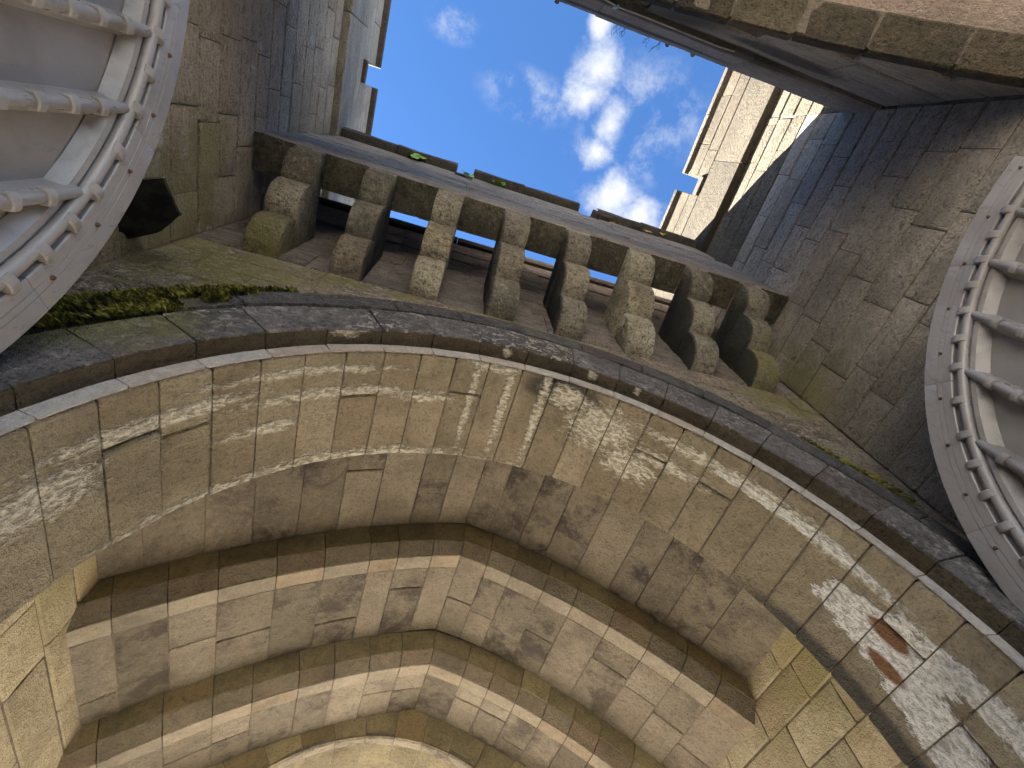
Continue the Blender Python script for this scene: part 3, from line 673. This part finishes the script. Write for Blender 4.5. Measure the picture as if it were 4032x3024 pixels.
for sg in (-1, 1):
    u = 0.0
    while u < 2.30:
        l = min(rb.uniform(0.30, 0.42), 2.305-u)
        a, b = sorted((sg*u, sg*(u+l))); u += l
        if b-a < 0.05: break
        sweep('voussoir', rframe, a, b, rect(-0.10, rb.uniform(-0.012, 0), -1.315, -1.108, 0.012, 'p1'), t, M['rear_ring'], 2, gap=0.004, e=0.012, ins=0.01, jit=0.005)
# rough rendered vault beyond
vs, fs = [], []; nx, ny = 40, 22
rv = random.Random(2)
for iy in range(ny+1):
    for ix in range(nx+1):
        x = XL-0.3+(XR-XL+0.6)*ix/nx
        vs.append(Vector((x, -1.318-1.7*iy/ny, RH+0.05-rdrop(x-RX)+rv.uniform(-0.02, 0.02))))
for iy in range(ny):
    for ix in range(nx): k = iy*(nx+1)+ix; fs.append((k, k+1, k+nx+2, k+nx+1))
link('vault_render', mesh('vault_render', vs, fs), M['rear_vault'], t, 60)
prism('mortar_core', xr, lambda x: RH-rdrop(x-RX)+0.10, lambda x: 4.62, -3.0, -1.32, t, M['mortar'])
for x, s in ((XL-0.05, -1), (XR+0.05, 1)):
    a, b = sorted((x, x+s*0.5)); box('vault_side', a, b, -3.0, -1.452, -EYE, 4.3, t, M['rear_vault'])
# knobs on the coping edge
for x, z in ((0.259, 4.735), (1.222, 4.735), (1.455, 4.735)):
    bm = bmesh.new(); bmesh.ops.create_icosphere(bm, subdivisions=2, radius=0.016)
    for v in bm.verts: v.co = Vector((v.co.x*1.25, v.co.y, v.co.z*0.9))+Vector((x, -1.09, z))
    me = bpy.data.meshes.new('knob'); bm.to_mesh(me); bm.free(); link('knob', me, M['rear'], t, 60)

# ------------------------------------------------------------------ gate leaves
def tube_pts(path, rad, n=8):
    vs, fs = [], []
    for i, p in enumerate(path):
        d = (path[min(i+1, len(path)-1)]-path[max(i-1, 0)]).normalized()
        a = d.orthogonal().normalized() if i == 0 else (a - d*a.dot(d)).normalized(); b = d.cross(a)
        for k in range(n): an = 2*math.pi*k/n; vs.append(p+a*math.cos(an)*rad+b*math.sin(an)*rad)
    for i in range(len(path)-1):
        for k in range(n): fs.append((i*n+k, i*n+(k+1) % n, (i+1)*n+(k+1) % n, (i+1)*n+k))
    fs += [tuple(range(n)), tuple((len(path)-1)*n+k for k in range(n))]
    return vs, fs

def gate_leaf(side):
    L = side == 'L'
    a5 = R(5)
    H = Vector((-1.15, 0.95, 0)) if L else Vector((2.36, 0.99, 0))
    dv = Vector((-math.sin(a5), -math.cos(a5), 0)) if L else Vector((math.sin(a5), -math.cos(a5), 0))
    nv = Vector((math.cos(a5), -math.sin(a5), 0)) if L else Vector((-math.cos(a5), -math.sin(a5), 0))
    t = thing('gate_leaf', 'taupe painted gate leaf with clasped ribs, opened back along the brown left wall' if L else
              'taupe painted gate leaf with clasped ribs, opened back along the grey right wall', 'gate', (H.x, H.y, -EYE+0.05), 'open gate leaves')
    SC, ZC_, RO = 1.70, 0.80, 1.722
    pt = lambda s, z, d: H+dv*s+Z*z+nv*d
    # arc frame: u = angle measured from the hinge side (180) up to the meeting stile (90)
    arc = lambda u: (pt(SC, ZC_, 0), -dv*math.cos(R(180-u))+Z*math.sin(R(180-u)), nv)      # poly coords (radius, depth)
    arc = lambda u: (pt(SC, ZC_, 0), dv*math.cos(R(u))+Z*math.sin(R(u)), nv)
    vert = lambda s: (lambda u: (pt(s, u, 0), dv, nv))                                     # poly coords (s offset, depth), u = z
    P = M['paint']
    # panel sheet (arched)
    vs, fs = [], []
    ss = lin(0.02, 1.68, 40)
    zt = lambda s: ZC_+math.sqrt(max(1.60**2-(s-SC)**2, 0)) if s > SC-1.60 else ZC_
    for d in (-0.062, -0.095):
        for s in ss: vs += [pt(s, -EYE+0.06, d), pt(s, zt(s), d)]
    n = len(ss)*2
    for i in range(len(ss)-1):
        k = i*2; fs += [(k, k+1, k+3, k+2), (n+k, n+k+2, n+k+3, n+k+1)]
    link('panel', mesh('panel', vs, fs), M['paint_panel'], t)
    # outer rim, cut into four lengths
    for a, b in ((180, 157), (157, 132), (132, 110), (110, 91.0)):
        sweep('rim', arc, b, a, [(1.596, -0.09), (1.596, -0.004), (1.600, 0), (1.636, 0.0), (1.638, -0.004), (1.640, 0.0), (1.660, 0.0), (1.662, -0.004), (1.664, 0.0), (RO-0.004, 0), (RO, -0.006), (RO, -0.09)], t, P, 10, gap=0.0006, e=0.002, ins=0.0015, smooth=25)
    sweep('arc_bead_bed', arc, 91, 180, [(1.515, -0.09), (1.475, -0.058), (1.512, -0.022), (1.530, -0.018), (1.533, -0.026), (1.58, -0.026), (1.5945, -0.02), (1.5945, -0.09)], t, P, 40, smooth=25)
    # roll along the arc
    path = [pt(SC+1.558*math.cos(R(u)), ZC_+1.558*math.sin(R(u)), -0.012) for u in lin(91, 180, 60)]
    v_, f_ = tube_pts(path, 0.021, 10); roll = link('roll_moulding', mesh('roll_moulding', v_, f_), P, t, 50)
    # clasps: small rounded straps over a roll
    def clasp(cen, along, across, parent, w=0.030, l=0.020, h=0.020):
        along = along.normalized(); across = across.normalized(); vs, fs = [], []
        prof = [(-w, -0.016), (-w*0.98, h*0.55), (-w*0.55, h*0.95), (0, h*1.08), (w*0.55, h*0.95), (w*0.98, h*0.55), (w, -0.016)]
        for k, (e, sc) in enumerate(((-l, 0.82), (-l*0.75, 1.0), (l*0.75, 1.0), (l, 0.82))):
            for p, q in prof: vs.append(cen+along*e+across*p*sc+nv*(q*sc))
        n = len(prof)
        for i in range(3):
            for j in range(n-1): fs.append((i*n+j, i*n+j+1, i*n+n+j+1, i*n+n+j))
        fs += [tuple(range(n)), tuple(3*n+j for j in range(n))]
        link('clasp', mesh('clasp', vs, fs), P, parent, 40)
    ribs = [0.44+0.2485*i for i in range(5)] if L else [0.455+0.242*i for i in range(5)]
    angs = []
    for s in ribs: angs.append(math.degrees(math.acos((s-SC)/1.572)))
    cl = []
    full = [176, 170, 164.5]+angs
    for i, a in enumerate(angs):
        cl.append(a)
        if i+1 < len(angs): cl.append((a+angs[i+1])/2)
    a = angs[0]
    while a < 172: a += 5.2; cl.append(a)
    for a in cl:
        if 91 < a < 180:
            c = pt(SC+1.574*math.cos(R(a)), ZC_+1.574*math.sin(R(a)), -0.006)
            clasp(c, -dv*math.sin(R(a))+Z*math.cos(R(a)), dv*math.cos(R(a))+Z*math.sin(R(a)), roll, 0.031, 0.019, 0.021)
    # ribs
    for s in [0.195]+ribs:
        zt_ = ZC_+math.sqrt(1.545**2-(s-SC)**2)-0.004
        rib = sweep('rib', vert(s), -EYE+0.26, zt_, [(-0.036, -0.07), (-0.034, -0.055), (-0.020, -0.028), (-0.019, -0.012), (-0.012, 0.000), (0, 0.006), (0.012, 0.000), (0.019, -0.012), (0.020, -0.028), (0.034, -0.055), (0.036, -0.07)], t, P, 1, smooth=50)
        z = zt_-0.13
        while z > -EYE+0.4:
            clasp(pt(s, z, -0.006), Z, dv, rib, 0.026, 0.016, 0.019); z -= 0.1225
    # stiles and bottom rail
    sweep('hinge_stile', vert(0.06), -EYE+0.05, ZC_, [(-0.06, -0.09), (-0.06, 0), (0.06, 0), (0.06, -0.09)], t, P, 1)
    sweep('meeting_stile', vert(1.665), -EYE+0.05, ZC_+1.596, [(-0.06, -0.088), (-0.06, 0.004), (0.05, 0.004), (0.05, -0.088)], t, P, 1)
    sweep('bottom_rail', lambda u: (pt(u, -EYE+0.155, 0), Z, nv), 0.12, 1.604, [(-0.10, -0.088), (-0.10, -0.002), (0.10, -0.002), (0.10, -0.088)], t, P, 1)
    # rivets on the rim
    for a in ([172 - 8.7*i for i in range(10)] if L else [168.5-8.4*i for i in range(10)]):
        bm = bmesh.new(); bmesh.ops.create_cone(bm, cap_ends=True, segments=8, radius1=0.009, radius2=0.005, depth=0.012)
        rot = nv.to_track_quat('Z', 'Y').to_matrix()
        for v in bm.verts: v.co = rot @ v.co + pt(SC+1.648*math.cos(R(a)), ZC_+1.648*math.sin(R(a)), 0.004)
        me = bpy.data.meshes.new('rivet'); bm.to_mesh(me); bm.free(); link('rivet', me, M['rusty'], t)
    return t
gate_leaf('L'); gate_leaf('R')

# ------------------------------------------------------------------ slate slab jutting from the left wall
def poly_thick(pts, d): return
b1, c1_, d1_, e1 = Vector((-1.45, 0.606, 2.557)), Vector((-1.45, 0.802, 2.70)), Vector((-1.665, 0.973, 3.04)), Vector((-1.70, 1.0, 2.66))
f1 = Vector((-1.70, 0.70, 2.44))
slab = thing('slate_slab', 'dark slate slab jutting from the brown wall beside the gate leaf', 'slab', (-1.6, 0.8, 2.6))
upv = Vector((0.25, -0.35, 0.9)).normalized()*0.028
pl = [f1, b1, c1_, Vector((-1.60, 0.95, 2.79)), e1]
vs = pl+[p+upv for p in pl]; n = len(pl)
link('slab_body', mesh('slab_body', vs, [tuple(range(n)), tuple(range(n, 2*n))]+[(i, (i+1) % n, n+(i+1) % n, n+i) for i in range(n)]), M['slate'], slab)
v_, f_ = tube_pts([b1+upv*0.6, (b1+c1_)/2+upv*0.45, c1_+upv*0.5], 0.010, 6); link('worn_edge', mesh('worn_edge', v_, f_), M['slate_edge'], slab, 60)

# ------------------------------------------------------------------ moss, weeds, cable
def moss(name, label, spots, seed, dens):
    r = random.Random(seed); vs, fs = [], []
    for (th0, th1, ra, rb_, n) in spots:
        for _ in range(n):
            th = r.uniform(th0, th1); f = 1-abs((th-(th0+th1)/2)/((th1-th0)/2))
            if r.random() > 0.35+f: continue
            rad = ra+(rb_-ra)*r.random()**0.8
            base = Vector((CX+rad*math.cos(R(th)), 0.957 if rad < 2.17 else 0.99 if rad < 2.24 else 1.07, CZ+rad*math.sin(R(th))))
            h = r.uniform(0.014, 0.045); wd = r.uniform(0.005, 0.012)
            dirn = Vector((r.uniform(-0.7, 0.7), -1, r.uniform(-1.0, 0.2))).normalized()*h
            sd_ = Vector((r.uniform(-1, 1), r.uniform(-.3, .3), r.uniform(-1, 1))).normalized()*wd
            k = len(vs); vs += [base-sd_, base+sd_, base+dirn*0.6+sd_*0.8+Vector((0, 0, -h*.1)), base+dirn+Vector((0, 0, -h*0.35)), base+dirn*0.55-sd_*0.8]
            fs.append((k, k+1, k+2, k+3, k+4))
    o = link(name, mesh(name, vs, fs, False), M['moss'])
    o['kind'] = 'stuff'; o['label'] = label; o['category'] = 'moss'
    return o
moss('moss', 'thick olive moss hanging over the rim of the round arch at left', [(143, 158, 1.98, 2.22, 5200), (133, 147, 2.10, 2.22, 2200), (137.0, 140, 2.03, 2.22, 700), (127, 136, 2.16, 2.24, 500), (112, 122, 2.24, 2.34, 500)], 1, 1)
moss('moss', 'dark moss tuft beside the right end of the arch rim', [(29, 37, 2.30, 2.52, 1300), (31, 44, 2.18, 2.26, 500)], 2, 1)

def seedling(x, z, n, size, mat, label, y=0.434):
    t = thing('seedling_plant', label, 'plant', (x, y, z), 'small plants growing on the parapet')
    r = random.Random(int(x*1000)+5)
    v_, f_ = tube_pts([Vector((x, y, z)), Vector((x+0.01, y-0.02, z+0.012)), Vector((x, y-0.035, z+0.02))], 0.0025, 5)
    link('stem', mesh('stem', v_, f_), M['stem'], t)
    for i in range(n):
        an = r.uniform(0, 2*math.pi); rad = size*r.uniform(0.3, 1.0)
        c = Vector((x+math.cos(an)*rad, y-0.03-r.uniform(0, 0.02), z+math.sin(an)*rad*1.2))
        s = size*r.uniform(0.35, 0.6); ax = Vector((r.uniform(-1, 1), r.uniform(-.3, .3), r.uniform(-1, 1))).normalized(); bx = ax.cross(Vector((r.uniform(-.3, .3), -1, r.uniform(-.3, .3)))).normalized()
        out = [c+ax*math.cos(k*math.pi/4)*s*(1.25 if k == 0 else 1)+bx*math.sin(k*math.pi/4)*s*0.8 for k in range(8)]
        fs = [(8, k, (k+1) % 8) for k in range(8)]; vs = out+[c+Vector((0, -0.006, 0))]
        fs += [(9, (k+1) % 8, k) for k in range(8)]; vs.append(c+Vector((0, 0.001, 0)))
        link('leaf', mesh('leaf', vs, fs), mat, t)
seedling(-0.773, 6.05, 7, 0.12, M['leaf'], 'bright green seedling below the parapet coping, nearest the brown wall')
seedling(-0.12, 5.86, 5, 0.09, M['leaf'], 'bright green seedling rooted in the gap between two merlons')
seedling(0.26, 6.03, 7, 0.11, M['leaf'], 'bright green seedling right of the first parapet gap', )
seedling(1.51, 5.45, 4, 0.045, M['leaf_y'], 'small yellowish seedling below the broken parapet gap')
seedling(2.07, 5.85, 4, 0.05, M['leaf_y'], 'yellow-green seedling on the right half of the parapet')
seedling(2.31, 6.05, 4, 0.055, M['leaf_y'], 'yellow seedling nearest the right end of the parapet')

pts = [Vector(p) for p in ((0.50, -1.082, 4.20), (0.655, -1.082, 4.262), (0.814, -1.084, 4.262), (0.906, -1.084, 4.262), (1.182, -1.084, 4.262), (1.482, -1.084, 4.262), (1.60, -1.09, 4.25))]
v_, f_ = tube_pts(pts, 0.0055, 6)
cb = thing('cable', 'thin pale cable clipped along the groove of the rear wall', 'cable', (0.5, -1.08, 4.2))
link('cable_run', mesh('cable_run', v_, f_), M['cable'], cb, 60)
v_, f_ = tube_pts([Vector((0.66, -1.078, 4.225)), Vector((0.645, -1.072, 4.262)), Vector((0.635, -1.072, 4.275))], 0.011, 8)
link('blue_connector', mesh('blue_connector', v_, f_), M['blue'], cb, 60)
for x, lab in ((0.82, 'wispy dry weed hanging from the rear coping edge, left clump'), (1.10, 'wispy dry weed hanging from the rear coping edge, right clump')):
    t = thing('dry_weed', lab, 'weed', (x, -1.09, 4.735), 'dry weeds on the rear coping')
    r = random.Random(int(x*100))
    for i in range(7):
        p = Vector((x+r.uniform(-0.06, 0.06), -1.09, 4.735)); path = [p]
        for k in range(4): p = p+Vector((r.uniform(-0.02, 0.02), r.uniform(0.004, 0.02), r.uniform(0.0, 0.03))); path.append(p)
        v_, f_ = tube_pts(path, 0.0016, 4); link('twig', mesh('twig', v_, f_), M['stem'], t)
